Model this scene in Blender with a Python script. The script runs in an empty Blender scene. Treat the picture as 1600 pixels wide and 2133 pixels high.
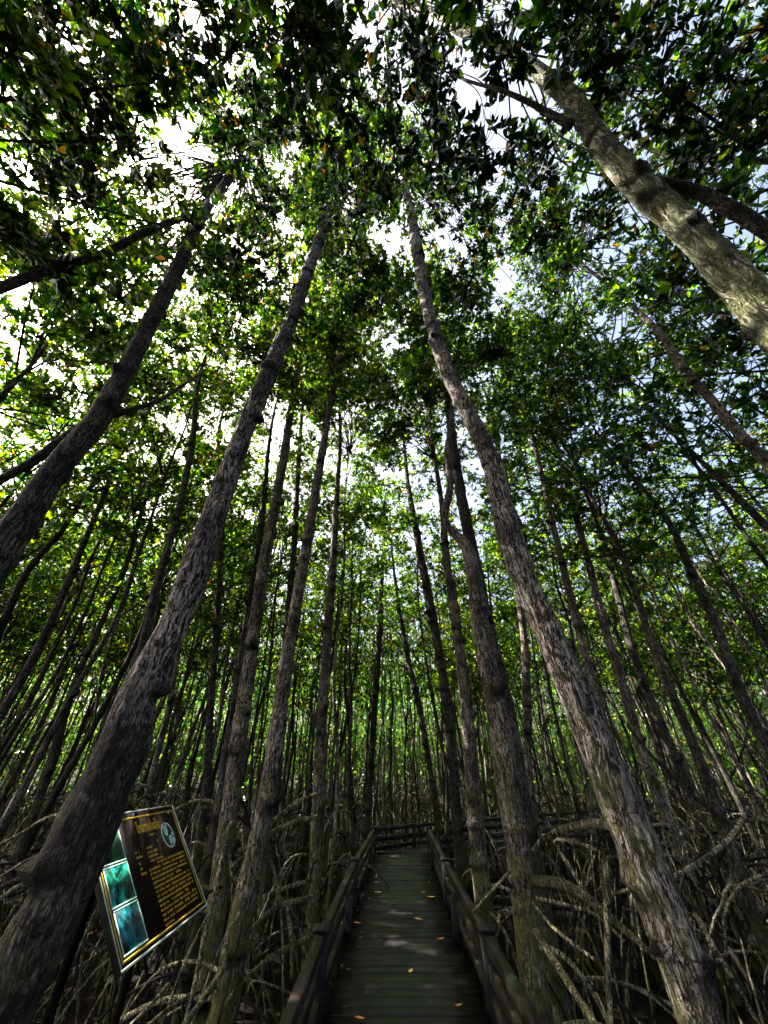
import bpy, bmesh, math, random
import numpy as np
from mathutils import Vector, Matrix
R = math.radians
S = bpy.context.scene
COL = S.collection
PI = math.pi

# ------------------------------------------------------------ camera, sky, sun
F_PX, CX, CY, PITCH, CAMZ = 733.0, 800.0, 1066.5, R(36.1), 2.25
cam = bpy.data.cameras.new('camera')
cam.sensor_fit = 'VERTICAL'; cam.sensor_height = 36.0
cam.lens = 36.0 * F_PX / 2133.0
cam.clip_start = 0.02; cam.clip_end = 3000
camo = bpy.data.objects.new('camera', cam); COL.objects.link(camo)
camo.location = (0, 0, CAMZ); camo.rotation_euler = (R(90) + PITCH, 0, 0)
S.camera = camo

SUN_EL, SUN_AZ = R(50), R(-72)          # azimuth measured from +Y (ahead) towards +X
w = bpy.data.worlds.new('World'); S.world = w; w.use_nodes = True
nt = w.node_tree; bg = nt.nodes['Background']
sky = nt.nodes.new('ShaderNodeTexSky'); sky.sky_type = 'NISHITA'; sky.sun_disc = False
sky.sun_elevation = SUN_EL; sky.sun_rotation = SUN_AZ
sky.air_density = 1.0; sky.dust_density = 9.0; sky.ozone_density = 1.0
nt.links.new(sky.outputs[0], bg.inputs[0]); bg.inputs[1].default_value = 0.085
sl = bpy.data.lights.new('sun', 'SUN'); sl.energy = 5.0; sl.angle = R(0.5); sl.color = (1, 0.95, 0.86)
so = bpy.data.objects.new('sun', sl); COL.objects.link(so)
sd = Vector((math.sin(SUN_AZ) * math.cos(SUN_EL), math.cos(SUN_AZ) * math.cos(SUN_EL), math.sin(SUN_EL)))
so.rotation_euler = sd.to_track_quat('Z', 'Y').to_euler()
S.view_settings.view_transform = 'Standard'; S.view_settings.look = 'None'
S.view_settings.exposure = 2.8; S.view_settings.gamma = 1.0
S.cycles.max_bounces = 6; S.cycles.diffuse_bounces = 3; S.cycles.transmission_bounces = 4
S.cycles.use_adaptive_sampling = True

rng = random.Random(7)
nrg = np.random.default_rng(11)
cF = np.array([0, math.cos(PITCH), math.sin(PITCH)]); cU = np.array([0, -math.sin(PITCH), math.cos(PITCH)]); cR = np.array([1., 0, 0])
def ray(px, py): return cF + (px - CX) / F_PX * cR - (py - CY) / F_PX * cU
def at_y(px, py, Y):
    r = ray(px, py); t = Y / r[1]; return r * t + np.array([0, 0, CAMZ]), t
def at_z(px, py, z):
    r = ray(px, py); t = (z - CAMZ) / r[2]; return r * t + np.array([0, 0, CAMZ])
def at_t(px, py, t): return ray(px, py) * t + np.array([0, 0, CAMZ])
def proj(p):
    q = np.asarray(p, float) - np.array([0, 0, CAMZ]); z = q @ cF
    if z <= 0.05: return None
    return CX + F_PX * (q @ cR) / z, CY - F_PX * (q @ cU) / z, z

# ------------------------------------------------------------ materials
def newmat(name):
    m = bpy.data.materials.new(name); m.use_nodes = True
    return m, m.node_tree, m.node_tree.nodes['Principled BSDF']
def node(t, typ, **kw):
    n = t.nodes.new(typ)
    for k, v in kw.items():
        if hasattr(n, k): setattr(n, k, v)
        else: n.inputs[k].default_value = v
    return n
def ramp(t, fac, stops):
    r = t.nodes.new('ShaderNodeValToRGB'); e = r.color_ramp.elements
    while len(e) < len(stops): e.new(0.5)
    for i, (p, c) in enumerate(stops):
        e[i].position = p; e[i].color = (*c, 1) if len(c) == 3 else c
    t.links.new(fac, r.inputs[0]); return r
def mixc(t, fac, a, b, mode='MIX'):
    m = t.nodes.new('ShaderNodeMix'); m.data_type = 'RGBA'; m.blend_type = mode
    for s, v in ((m.inputs[0], fac), (m.inputs[6], a), (m.inputs[7], b)):
        if isinstance(v, (int, float)): s.default_value = v
        elif isinstance(v, tuple): s.default_value = (*v, 1)
        else: t.links.new(v, s)
    return m.outputs[2]
def mathn(t, op, a, b=0.0):
    m = t.nodes.new('ShaderNodeMath'); m.operation = op
    for s, v in ((m.inputs[0], a), (m.inputs[1], b)):
        if isinstance(v, (int, float)): s.default_value = v
        else: t.links.new(v, s)
    return m.outputs[0]

def bark_mat(name, scale, c_crack, c_mid, c_hi, moss, moss_top, vary=None, shade_top=None):
    m, t, b = newmat(name); L = t.links.new
    tc = node(t, 'ShaderNodeTexCoord'); oi = node(t, 'ShaderNodeObjectInfo')
    off = node(t, 'ShaderNodeVectorMath', operation='ADD'); L(tc.outputs['Object'], off.inputs[0])
    rv = node(t, 'ShaderNodeCombineXYZ'); L(mathn(t, 'MULTIPLY', oi.outputs['Random'], 37.0), rv.inputs[0]); L(rv.outputs[0], off.inputs[1])
    # warp
    wn = node(t, 'ShaderNodeTexNoise', Scale=6.0 * scale, Detail=3.0); L(off.outputs[0], wn.inputs['Vector'])
    wm = node(t, 'ShaderNodeVectorMath', operation='MULTIPLY_ADD'); L(wn.outputs['Color'], wm.inputs[0]); wm.inputs[1].default_value = (.05, .05, .12); L(off.outputs[0], wm.inputs[2])
    def ridge(sc, det, lo, hi, dist=.5):
        mp = node(t, 'ShaderNodeMapping'); mp.inputs['Scale'].default_value = tuple(x * scale for x in sc); L(wm.outputs[0], mp.inputs[0])
        n = node(t, 'ShaderNodeTexNoise', Scale=1.0, Detail=det, Roughness=.6, Distortion=dist); L(mp.outputs[0], n.inputs['Vector'])
        a = mathn(t, 'ABSOLUTE', mathn(t, 'SUBTRACT', n.outputs['Fac'], .5))
        return ramp(t, a, [(lo, (0, 0, 0)), (hi, (1, 1, 1))]).outputs[0], n
    k1, _ = ridge((28, 28, 5.2), 3.0, .012, .045)
    k2, _ = ridge((13, 13, 2.6), 4.0, .006, .035, .9)
    k3, _ = ridge((7, 7, 26), 2.0, .0, .022, .4)
    mp2 = node(t, 'ShaderNodeMapping'); mp2.inputs['Scale'].default_value = (85 * scale, 85 * scale, 15 * scale); L(wm.outputs[0], mp2.inputs[0])
    fn = node(t, 'ShaderNodeTexNoise', Scale=1.0, Detail=6.0, Roughness=0.7); L(mp2.outputs[0], fn.inputs['Vector'])
    bn = node(t, 'ShaderNodeTexNoise', Scale=2.6, Detail=5.0, Roughness=.6); L(off.outputs[0], bn.inputs['Vector'])
    fine = ramp(t, fn.outputs['Fac'], [(0.40, (0, 0, 0)), (0.60, (1, 1, 1))])
    kk = mathn(t, 'MULTIPLY', mathn(t, 'MULTIPLY', k1, mathn(t, 'ADD', mathn(t, 'MULTIPLY', k3, .55), .45)), mathn(t, 'ADD', mathn(t, 'MULTIPLY', k2, .7), .3))
    h = mathn(t, 'MULTIPLY', kk, mathn(t, 'ADD', mathn(t, 'MULTIPLY', fine.outputs[0], 0.75), 0.25))
    colr = ramp(t, h, [(0.0, c_crack), (0.16, tuple(x * .35 for x in c_mid)), (0.34, c_mid), (0.5, tuple(x * .8 for x in c_hi)), (0.8, tuple(min(.85, x * 1.15) for x in c_hi))])
    big = ramp(t, bn.outputs['Fac'], [(0.34, (.28, .25, .22)), (0.5, (.85, .84, .84)), (0.66, (1.5, 1.45, 1.35))])
    c = mixc(t, 1.0, colr.outputs[0], big.outputs[0], 'MULTIPLY')
    # moss on the lower trunk, patchy
    sx = node(t, 'ShaderNodeSeparateXYZ'); L(tc.outputs['Object'], sx.inputs[0])
    low = node(t, 'ShaderNodeMapRange'); L(sx.outputs['Z'], low.inputs[0])
    low.inputs[1].default_value = moss_top; low.inputs[2].default_value = 0.3; low.inputs[3].default_value = 0.0; low.inputs[4].default_value = 1.0
    mn = node(t, 'ShaderNodeTexNoise', Scale=7.0, Detail=6.0, Roughness=0.7); L(off.outputs[0], mn.inputs['Vector'])
    mm = ramp(t, mathn(t, 'ADD', mn.outputs['Fac'], mathn(t, 'MULTIPLY', low.outputs[0], 0.22)), [(0.56, (0, 0, 0)), (0.70, (1, 1, 1))])
    mfac = mathn(t, 'MULTIPLY', mm.outputs[0], mathn(t, 'MULTIPLY', mathn(t, 'ADD', low.outputs[0], 0.12), 0.85))
    mossc = mixc(t, fine.outputs[0], tuple(x * .35 for x in moss), moss)
    c = mixc(t, mfac, c, mossc)
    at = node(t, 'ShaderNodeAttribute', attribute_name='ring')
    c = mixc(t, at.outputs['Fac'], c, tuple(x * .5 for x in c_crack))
    if shade_top:   # bark missing below an uneven line, the shade there painted in near-black
        sh_line = node(t, 'ShaderNodeMapRange'); L(mathn(t, 'ADD', sx.outputs['Z'], mathn(t, 'MULTIPLY', bn.outputs['Fac'], .5)), sh_line.inputs[0]); sh_line.inputs[1].default_value = shade_top + .25 + .04; sh_line.inputs[2].default_value = shade_top + .25 - .04
        sh_fac = mathn(t, 'MULTIPLY', sh_line.outputs[0], mathn(t, 'SUBTRACT', .9, mathn(t, 'MULTIPLY', mm.outputs[0], .45))); c = mixc(t, sh_fac, c, (.012, .009, .006))
    if vary:
        g = node(t, 'ShaderNodeNewGeometry'); rs = mathn(t, 'FRACT', mathn(t, 'ADD', g.outputs['Random Per Island'], oi.outputs['Random']))
        vr = ramp(t, rs, [(p, (v, v, v)) for p, v in vary]); c = mixc(t, 1.0, c, vr.outputs[0], 'MULTIPLY')
    L(c, b.inputs['Base Color']); b.inputs['Roughness'].default_value = 0.85
    b.inputs['Specular IOR Level'].default_value = 0.25
    bp = node(t, 'ShaderNodeBump', Strength=1.0, Distance=0.045); L(h, bp.inputs['Height']); L(bp.outputs[0], b.inputs['Normal'])
    return m
M_BARK = bark_mat('bark_grey', 1.0, (.006, .005, .004), (.15, .115, .095), (.66, .56, .50), (.26, .28, .05), 3.2)
M_BARK2 = bark_mat('bark_brown', 1.3, (.006, .005, .003), (.14, .105, .075), (.62, .51, .40), (.25, .27, .05), 3.0)
M_STEM = bark_mat('bark_stem', 1.5, (.006, .005, .003), (.14, .11, .08), (.62, .54, .42), (.25, .27, .05), 2.0, [(0, .18), (.5, .45), (.8, 1.0), (1, 1.3)])
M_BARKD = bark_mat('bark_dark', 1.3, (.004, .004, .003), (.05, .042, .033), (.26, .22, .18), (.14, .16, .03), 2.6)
M_ROOT = bark_mat('root_bark', 1.5, (.010, .008, .004), (.26, .21, .12), (.78, .70, .46), (.30, .29, .07), .9, [(0, .03), (.5, .08), (.58, 1.0), (1, 1.28)])
M_LICHEN = bark_mat('bark_lichen', .62, (.008, .008, .004), (.13, .125, .07), (.66, .63, .45), (.22, .24, .08), 14.0)
M_BARKA = bark_mat('bark_grey_shaded', 1.0, (.006, .005, .004), (.15, .115, .095), (.66, .56, .50), (.20, .20, .04), 3.2, None, 2.38)  # shade on the lower trunk is put into the bark colour
M_TWIG = bark_mat('twig_bark', 2.0, (.006, .006, .004), (.04, .035, .025), (.13, .12, .09), (.08, .09, .02), 1.0)

def leaf_mat(name, c1, c2, t1, t2, trans=0.5, mid_=.45):
    m, t, b = newmat(name); L = t.links.new
    t.nodes.remove(b)
    g = node(t, 'ShaderNodeNewGeometry')
    rr = g.outputs['Random Per Island']
    dc = ramp(t, rr, [(0, c1), (1, c2)]); tcn = ramp(t, rr, [(0, t1), (mid_, t1), (mid_ + .27, tuple(a * .65 + b * .35 for a, b in zip(t1, t2))), (1, t2)])
    oi = node(t, 'ShaderNodeObjectInfo'); ov = ramp(t, oi.outputs['Random'], [(0, (.45, .5, .6)), (.5, (.9, .95, .9)), (1, (1.35, 1.15, .8))])
    class _O: outputs = [mixc(t, 1.0, tcn.outputs[0], ov.outputs[0], 'MULTIPLY')]
    tcn = _O
    d = node(t, 'ShaderNodeBsdfDiffuse'); L(dc.outputs[0], d.inputs[0])
    tr = node(t, 'ShaderNodeBsdfTranslucent'); L(tcn.outputs[0], tr.inputs[0])
    gl = node(t, 'ShaderNodeBsdfGlossy', Roughness=0.32); gl.inputs[0].default_value = (.9, .9, .9, 1)
    mx = node(t, 'ShaderNodeMixShader'); mx.inputs[0].default_value = trans; L(d.outputs[0], mx.inputs[1]); L(tr.outputs[0], mx.inputs[2])
    fr = node(t, 'ShaderNodeFresnel', IOR=1.4); m2 = node(t, 'ShaderNodeMixShader')
    L(mathn(t, 'MULTIPLY', fr.outputs[0], 0.16), m2.inputs[0]); L(mx.outputs[0], m2.inputs[1]); L(gl.outputs[0], m2.inputs[2])
    L(m2.outputs[0], t.nodes['Material Output'].inputs[0])
    return m
M_LEAF = leaf_mat('leaf_green', (.002, .008, .001), (.014, .040, .003), (.016, .085, .001), (.50, .78, .006))
M_LEAFN = leaf_mat('leaf_green_dark', (.001, .004, .001), (.007, .022, .002), (.002, .014, .0005), (.30, .60, .006), .5, .66)  # darker copy of the leaf green, for the low boughs
M_LEAFY = leaf_mat('leaf_green_bright', (.006, .022, .002), (.03, .08, .004), (.04, .17, .012), (.42, .68, .06), .6)  # brighter copy of the leaf green, for the distant woodland
M_YLEAF = leaf_mat('leaf_yellow', (.6, .25, .01), (.7, .4, .02), (.8, .3, .01), (.9, .6, .02))
M_FALLEN = leaf_mat('fallen_leaf_orange', (.85, .22, .02), (.85, .30, .03), (.8, .3, .02), (.8, .4, .02), .15)
M_FALLENY = leaf_mat('fallen_leaf_yellow', (.9, .55, .06), (.9, .6, .12), (.8, .5, .02), (.8, .5, .02), .15)
M_FALLENP = leaf_mat('fallen_leaf_pale', (.8, .66, .34), (.8, .66, .38), (.8, .5, .2), (.8, .5, .2), .15)

def wood_mat(name, c0, c1, c2, stretch=(1, 18, 18), rough=0.55, moss=0.0):
    m, t, b = newmat(name); L = t.links.new
    tc = node(t, 'ShaderNodeTexCoord'); g = node(t, 'ShaderNodeNewGeometry')
    mp = node(t, 'ShaderNodeMapping'); mp.inputs['Scale'].default_value = stretch; L(tc.outputs['Object'], mp.inputs[0])
    rv = node(t, 'ShaderNodeCombineXYZ'); L(mathn(t, 'MULTIPLY', g.outputs['Random Per Island'], 50.0), rv.inputs[0]); L(rv.outputs[0], mp.inputs['Location'])
    n1 = node(t, 'ShaderNodeTexNoise', Scale=2.5, Detail=7.0, Roughness=0.65); L(mp.outputs[0], n1.inputs['Vector'])
    n2 = node(t, 'ShaderNodeTexNoise', Scale=2.0, Detail=5.0); L(tc.outputs['Object'], n2.inputs['Vector'])
    c = ramp(t, n1.outputs['Fac'], [(.3, c0), (.5, c1), (.72, c2)])
    v = ramp(t, n2.outputs['Fac'], [(.35, (.45, .45, .45)), (.6, (1.15, 1.15, 1.15))])
    cc = mixc(t, 1.0, c.outputs[0], v.outputs[0], 'MULTIPLY')
    tint = ramp(t, g.outputs['Random Per Island'], [(0, (.65, .62, .6)), (1, (1.2, 1.2, 1.25))])
    cc = mixc(t, 1.0, cc, tint.outputs[0], 'MULTIPLY')
    if moss:
        n3 = node(t, 'ShaderNodeTexNoise', Scale=5.0, Detail=6.0, Roughness=.7); L(tc.outputs['Object'], n3.inputs['Vector'])
        mf = ramp(t, n3.outputs['Fac'], [(.55, (0, 0, 0)), (.68, (moss, moss, moss))])
        cc = mixc(t, mf.outputs[0], cc, (.06, .11, .05))
    L(cc, b.inputs['Base Color'])
    b.inputs['Specular IOR Level'].default_value = .28
    rr = ramp(t, n2.outputs['Fac'], [(.35, (rough - .2,) * 3), (.65, (rough + .15,) * 3)]); L(rr.outputs[0], b.inputs['Roughness'])
    bp = node(t, 'ShaderNodeBump', Strength=0.5, Distance=0.006); L(n1.outputs['Fac'], bp.inputs['Height']); L(bp.outputs[0], b.inputs['Normal'])
    return m
M_DECK = wood_mat('deck_planks', (.0015, .0012, .001), (.0085, .0062, .005), (.027, .021, .018), (1.2, 20, 20), 0.5)
M_RAIL = wood_mat('rail_wood', (.004, .003, .0025), (.016, .010, .008), (.065, .046, .038), (16, 1.2, 16), 0.5, .6)
M_POST = wood_mat('post_wood', (.004, .004, .004), (.010, .009, .009), (.03, .029, .028), (16, 16, 1.2), 0.6, .5)

def mud_mat():
    m, t, b = newmat('mud'); L = t.links.new
    tc = node(t, 'ShaderNodeTexCoord')
    n1 = node(t, 'ShaderNodeTexNoise', Scale=1.6, Detail=8.0, Roughness=.65); L(tc.outputs['Object'], n1.inputs['Vector'])
    n2 = node(t, 'ShaderNodeTexNoise', Scale=30.0, Detail=5.0); L(tc.outputs['Object'], n2.inputs['Vector'])
    c = ramp(t, n1.outputs['Fac'], [(.35, (.003, .0022, .0015)), (.55, (.007, .005, .0035)), (.75, (.014, .010, .006))])
    L(c.outputs[0], b.inputs['Base Color'])
    r = ramp(t, n1.outputs['Fac'], [(.35, (.7,) * 3), (.6, (.95,) * 3)]); L(r.outputs[0], b.inputs['Roughness'])
    b.inputs['Specular IOR Level'].default_value = .06
    bp = node(t, 'ShaderNodeBump', Strength=.8, Distance=.03); L(n2.outputs['Fac'], bp.inputs['Height']); L(bp.outputs[0], b.inputs['Normal'])
    return m
M_MUD = mud_mat()
def plain(name, c, rough=.5, spec=.5, noise=.15):
    m, t, b = newmat(name); L = t.links.new
    n = node(t, 'ShaderNodeTexNoise', Scale=14.0, Detail=6.0); tc = node(t, 'ShaderNodeTexCoord'); L(tc.outputs['Object'], n.inputs['Vector'])
    r = ramp(t, n.outputs['Fac'], [(.3, tuple(x * (1 - noise * 2) for x in c)), (.7, tuple(min(1, x * (1 + noise)) for x in c))])
    L(r.outputs[0], b.inputs['Base Color']); b.inputs['Roughness'].default_value = rough; b.inputs['Specular IOR Level'].default_value = spec
    return m

# ------------------------------------------------------------ mesh helpers
def mesh_obj(name, V, Fc, mat, parent=None, smooth=True, matidx=None, attrs=None):
    me = bpy.data.meshes.new(name)
    V = np.asarray(V, np.float32); Fc = np.asarray(Fc, np.int32)
    me.vertices.add(len(V)); me.vertices.foreach_set('co', V.ravel())
    k = Fc.shape[1]
    me.loops.add(Fc.size); me.loops.foreach_set('vertex_index', Fc.ravel())
    me.polygons.add(len(Fc)); me.polygons.foreach_set('loop_start', np.arange(0, Fc.size, k, dtype=np.int32))
    try: me.polygons.foreach_set('loop_total', np.full(len(Fc), k, np.int32))
    except Exception: pass
    mats = mat if isinstance(mat, (list, tuple)) else [mat]
    for x in mats: me.materials.append(x)
    if matidx is not None: me.polygons.foreach_set('material_index', np.asarray(matidx, np.int32))
    me.update(calc_edges=True)
    if smooth: me.polygons.foreach_set('use_smooth', np.ones(len(Fc), bool))
    if attrs is not None:
        for an, av in attrs.items():
            a = me.attributes.new(an, 'FLOAT', 'POINT'); a.data.foreach_set('value', np.asarray(av, np.float32))
    o = bpy.data.objects.new(name, me); COL.objects.link(o)
    if parent: o.parent = parent
    return o
def tag(o, label, cat, group=None, kind=None):
    if label: o['label'] = label
    if cat: o['category'] = cat
    if group: o['group'] = group
    if kind: o['kind'] = kind
    return o
def empty(name, loc, label, cat, group=None, rz=0):
    o = bpy.data.objects.new(name, None); COL.objects.link(o); o.location = loc; o.rotation_euler = (0, 0, rz)
    o.empty_display_size = .2
    return tag(o, label, cat, group)

def hash3(i, j, k, s):
    n = (i * 374761393 + j * 668265263 + k * 2147483647 + s * 144665) & 0xffffffff
    n = ((n ^ (n >> 13)) * 1274126177) & 0xffffffff
    return ((n ^ (n >> 16)) & 0xffff) / 65535.0
def vnoise(P, s=0):
    P = np.asarray(P, float); I = np.floor(P).astype(np.int64); f = P - I; f = f * f * (3 - 2 * f)
    r = 0
    for a in (0, 1):
        for b in (0, 1):
            for c in (0, 1):
                wgt = (f[:, 0] if a else 1 - f[:, 0]) * (f[:, 1] if b else 1 - f[:, 1]) * (f[:, 2] if c else 1 - f[:, 2])
                r = r + wgt * hash3(I[:, 0] + a, I[:, 1] + b, I[:, 2] + c, s)
    return r
def catmull(P, step):
    P = np.asarray(P, float); out = []
    n = len(P)
    for i in range(n - 1):
        p0 = P[max(i - 1, 0)]; p1 = P[i]; p2 = P[i + 1]; p3 = P[min(i + 2, n - 1)]
        m = max(2, int(np.linalg.norm((p2 - p1)[:3]) / step))
        for k in range(m):
            u = k / m
            out.append(.5 * ((2 * p1) + (-p0 + p2) * u + (2 * p0 - 5 * p1 + 4 * p2 - p3) * u * u + (-p0 + 3 * p1 - 3 * p2 + p3) * u ** 3))
    out.append(P[-1]); return np.array(out)
def tube(P4, n=8, step=.1, rough=0.0, fiss=10, rings=None, seed=0, cap=True):
    """P4: rows x,y,z,r -> V, F(quads), ring attribute"""
    Q = catmull(P4, step); C = Q[:, :3]; r = np.maximum(Q[:, 3], .002)
    T = np.gradient(C, axis=0); T /= np.linalg.norm(T, axis=1)[:, None] + 1e-9
    ref = np.array([0.31, 0.95, 0.05]); A = np.empty_like(T); a = ref - T[0] * (ref @ T[0]); a /= np.linalg.norm(a)
    for i in range(len(T)):
        a = a - T[i] * (a @ T[i]); a /= np.linalg.norm(a) + 1e-9; A[i] = a
    B = np.cross(T, A)
    ln = np.concatenate([[0], np.cumsum(np.linalg.norm(np.diff(C, axis=0), axis=1))])
    th = np.arange(n) / n * 2 * PI
    rr = np.repeat(r[:, None], n, 1); ringa = np.zeros((len(r), n))
    if rough > 0:
        ct, st = np.cos(th), np.sin(th)
        p = np.stack([np.broadcast_to(ct * fiss / 6.28, rr.shape), np.broadcast_to(st * fiss / 6.28, rr.shape), np.broadcast_to(ln[:, None] * 5.0, rr.shape)], -1).reshape(-1, 3) + seed * 7.3
        f1 = vnoise(p, seed).reshape(rr.shape); ridge = 1 - np.abs(f1 * 2 - 1) * 2
        p2 = np.stack([np.broadcast_to(ct * .8, rr.shape), np.broadcast_to(st * .8, rr.shape), np.broadcast_to(ln[:, None] * 1.3, rr.shape)], -1).reshape(-1, 3) + seed * 3.1
        f2 = vnoise(p2, seed + 5).reshape(rr.shape) - .5
        rr = rr * (1 + rough * .5 * ridge + rough * 2.2 * f2)
    if rings:
        rg = random.Random(seed); z = rg.uniform(.2, .6)
        while z < ln[-1]:
            amp = rg.uniform(.06, .18) * rings; wd = rg.uniform(.025, .06); ph = rg.uniform(0, 2 * PI); tilt = rg.uniform(-.03, .03)
            part = np.clip(.55 + .75 * np.cos(th - ph), 0, 1.2)[None, :]
            d = (ln[:, None] - z - tilt * np.cos(th - ph)[None, :]); g = np.exp(-(d / wd) ** 2) * part
            g2 = np.exp(-((d + wd * 1.1) / (wd * .8)) ** 2) * part
            rr = rr * (1 + amp * g - amp * .45 * g2); ringa = np.maximum(ringa, g2 * rg.uniform(.6, 1.2))
            if rg.random() < .5:   # knot stub
                k = np.exp(-(d / .05) ** 2) * np.exp(-((np.angle(np.exp(1j * (th - ph)))[None, :]) / .35) ** 2)
                rr = rr * (1 + (.30 if n > 30 else .5) * k); ringa = np.maximum(ringa, np.clip(k * 1.5, 0, 1))
            z += rg.uniform(.22, .95)
    V = C[:, None, :] + rr[..., None] * (np.cos(th)[None, :, None] * A[:, None, :] + np.sin(th)[None, :, None] * B[:, None, :])
    m = len(C); V = V.reshape(-1, 3)
    i = np.arange(m - 1)[:, None] * n; j = np.arange(n)[None, :]; j2 = (j + 1) % n
    Fq = np.stack([i + j, i + j2, i + n + j2, i + n + j], -1).reshape(-1, 4)
    if cap:
        V = np.vstack([V, C[-1] + T[-1] * r[-1] * .4, C[0]]); c1 = len(V) - 2; c0 = len(V) - 1
        jj = np.arange(0, n, 2) if n % 2 == 0 else np.arange(0, n - 1, 2)
        e = (m - 1) * n
        top = np.stack([e + jj, e + (jj + 1) % n, e + (jj + 2) % n, np.full_like(jj, c1)], -1)
        bot = np.stack([(jj + 2) % n, (jj + 1) % n, jj, np.full_like(jj, c0)], -1)
        Fq = np.vstack([Fq, top, bot]); ringa = np.concatenate([ringa.ravel(), [0, 0]])
    return V, Fq, ringa.ravel()
class Multi:
    def __init__(s): s.V = []; s.F = []; s.A = []; s.n = 0
    def add(s, V, Fq, A=None):
        s.V.append(V); s.F.append(np.asarray(Fq) + s.n); s.A.append(np.zeros(len(V)) if A is None else A); s.n += len(V)
    def obj(s, name, mat, parent=None, smooth=True):
        return mesh_obj(name, np.vstack(s.V), np.vstack(s.F), mat, parent, smooth, attrs={'ring': np.concatenate(s.A)})
BOXF = np.array([[0, 1, 3, 2], [4, 6, 7, 5], [0, 4, 5, 1], [2, 3, 7, 6], [0, 2, 6, 4], [1, 5, 7, 3]])
def beam(a, b, wd, ht, bev=.006):
    """squared timber from a to b (centre line), width wd, height ht, chamfered long edges"""
    a = np.asarray(a, float); b = np.asarray(b, float); T = b - a; T /= np.linalg.norm(T)
    up = np.array([0, 0, 1.]) if abs(T[2]) < .9 else np.array([0, 1., 0]); Sx = np.cross(T, up); Sx /= np.linalg.norm(Sx); U = np.cross(Sx, T)
    h, k = wd / 2, ht / 2; c = min(bev, h * .4, k * .4)
    prof = [(-h + c, -k), (h - c, -k), (h, -k + c), (h, k - c), (h - c, k), (-h + c, k), (-h, k - c), (-h, -k + c)]
    nseg = max(1, int(np.linalg.norm(b - a) / .25)); V = []
    for i in range(nseg + 1):
        p = a + (b - a) * i / nseg
        for x, y in prof: V.append(p + Sx * (x + rng.uniform(-.0012, .0012)) + U * (y + rng.uniform(-.0012, .0012)))
    Fq = []
    for i in range(nseg):
        for j in range(8): Fq.append((i * 8 + j, i * 8 + (j + 1) % 8, (i + 1) * 8 + (j + 1) % 8, (i + 1) * 8 + j))
    for o, rev in ((0, 1), (nseg * 8, 0)):
        for q in ((0, 1, 2, 7), (7, 2, 3, 6), (6, 3, 4, 5)):
            Fq.append(tuple(o + x for x in (q[::-1] if rev else q)))
    return np.array(V), np.array(Fq)

# ------------------------------------------------------------ leaves
def whorls(C, D, L, nl=7, yellow=0.01, spread=(.35, 1.25)):
    """rosettes of pointed leaves: centres C (n,3), axis D (n,3), leaf length L -> V, F, matidx"""
    n = len(C); D = D / (np.linalg.norm(D, axis=1)[:, None] + 1e-9)
    ref = nrg.normal(size=(n, 3)); A = ref - D * np.sum(ref * D, 1)[:, None]; A /= np.linalg.norm(A, axis=1)[:, None]; B = np.cross(D, A)
    k = nl; ang = (np.arange(k) / k * 2 * PI)[None, :] + nrg.uniform(-.25, .25, (n, k)); el = nrg.uniform(*spread, (n, k)) # angle from axis
    dirs = (np.cos(ang)[..., None] * A[:, None] + np.sin(ang)[..., None] * B[:, None]) * np.sin(el)[..., None] + D[:, None] * np.cos(el)[..., None]
    dirs[..., 2] -= .12; dirs /= np.linalg.norm(dirs, axis=2)[..., None]
    side = np.cross(dirs, D[:, None] + nrg.normal(size=(n, k, 3)) * .25); side /= np.linalg.norm(side, axis=2)[..., None] + 1e-9
    nor = np.cross(side, dirs); ln = L * nrg.uniform(.62, 1.2, (n, 1))[..., None] * nrg.uniform(.62, 1.08, (n, k))[..., None]; wd = ln * .20 * nrg.uniform(.85, 1.15, (n, k))[..., None]
    base = C[:, None] + dirs * ln * .10
    droop = nor * ln * nrg.uniform(-.02, .14, (n, k))[..., None]
    v0 = base; v1 = base + dirs * ln * .32 + side * wd + nor * wd * .28; v2 = base + dirs * ln * .66 + side * wd * .85 + nor * wd * .22 - droop * .4
    v3 = base + dirs * ln - droop; v4 = base + dirs * ln * .66 - side * wd * .85 + nor * wd * .22 - droop * .4; v5 = base + dirs * ln * .32 - side * wd + nor * wd * .28
    V = np.stack([v0, v1, v2, v3, v4, v5], 2).reshape(-1, 3); m = n * k
    b = (np.arange(m) * 6)[:, None]
    Fq = np.stack([b + np.array([0, 1, 2, 3]), b + np.array([0, 3, 4, 5])], 1).reshape(-1, 4)
    mi = np.repeat((nrg.random(m) < yellow).astype(int), 2)
    return V, Fq, mi
def clump_points(n, c, rad, flat=.6):
    d = nrg.normal(size=(n, 3)); d /= np.linalg.norm(d, axis=1)[:, None]; d[:, 2] = np.where(d[:, 2] < -.35, -d[:, 2] * .6, d[:, 2])
    r = nrg.uniform(.45, 1.0, n)[:, None]
    P = c + d * r * rad * np.array([1, 1, flat]); D = d + np.array([0, 0, .8]) + nrg.normal(size=(n, 3)) * .3
    return P, D
def leafy(clumps, per, L, nl=7, yellow=.012):
    Ps = []; Ds = []
    for c, r in clumps:
        P, D = clump_points(per, np.asarray(c, float), r); Ps.append(P); Ds.append(D)
    return whorls(np.vstack(Ps), np.vstack(Ds), L, nl, yellow), Ps
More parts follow.
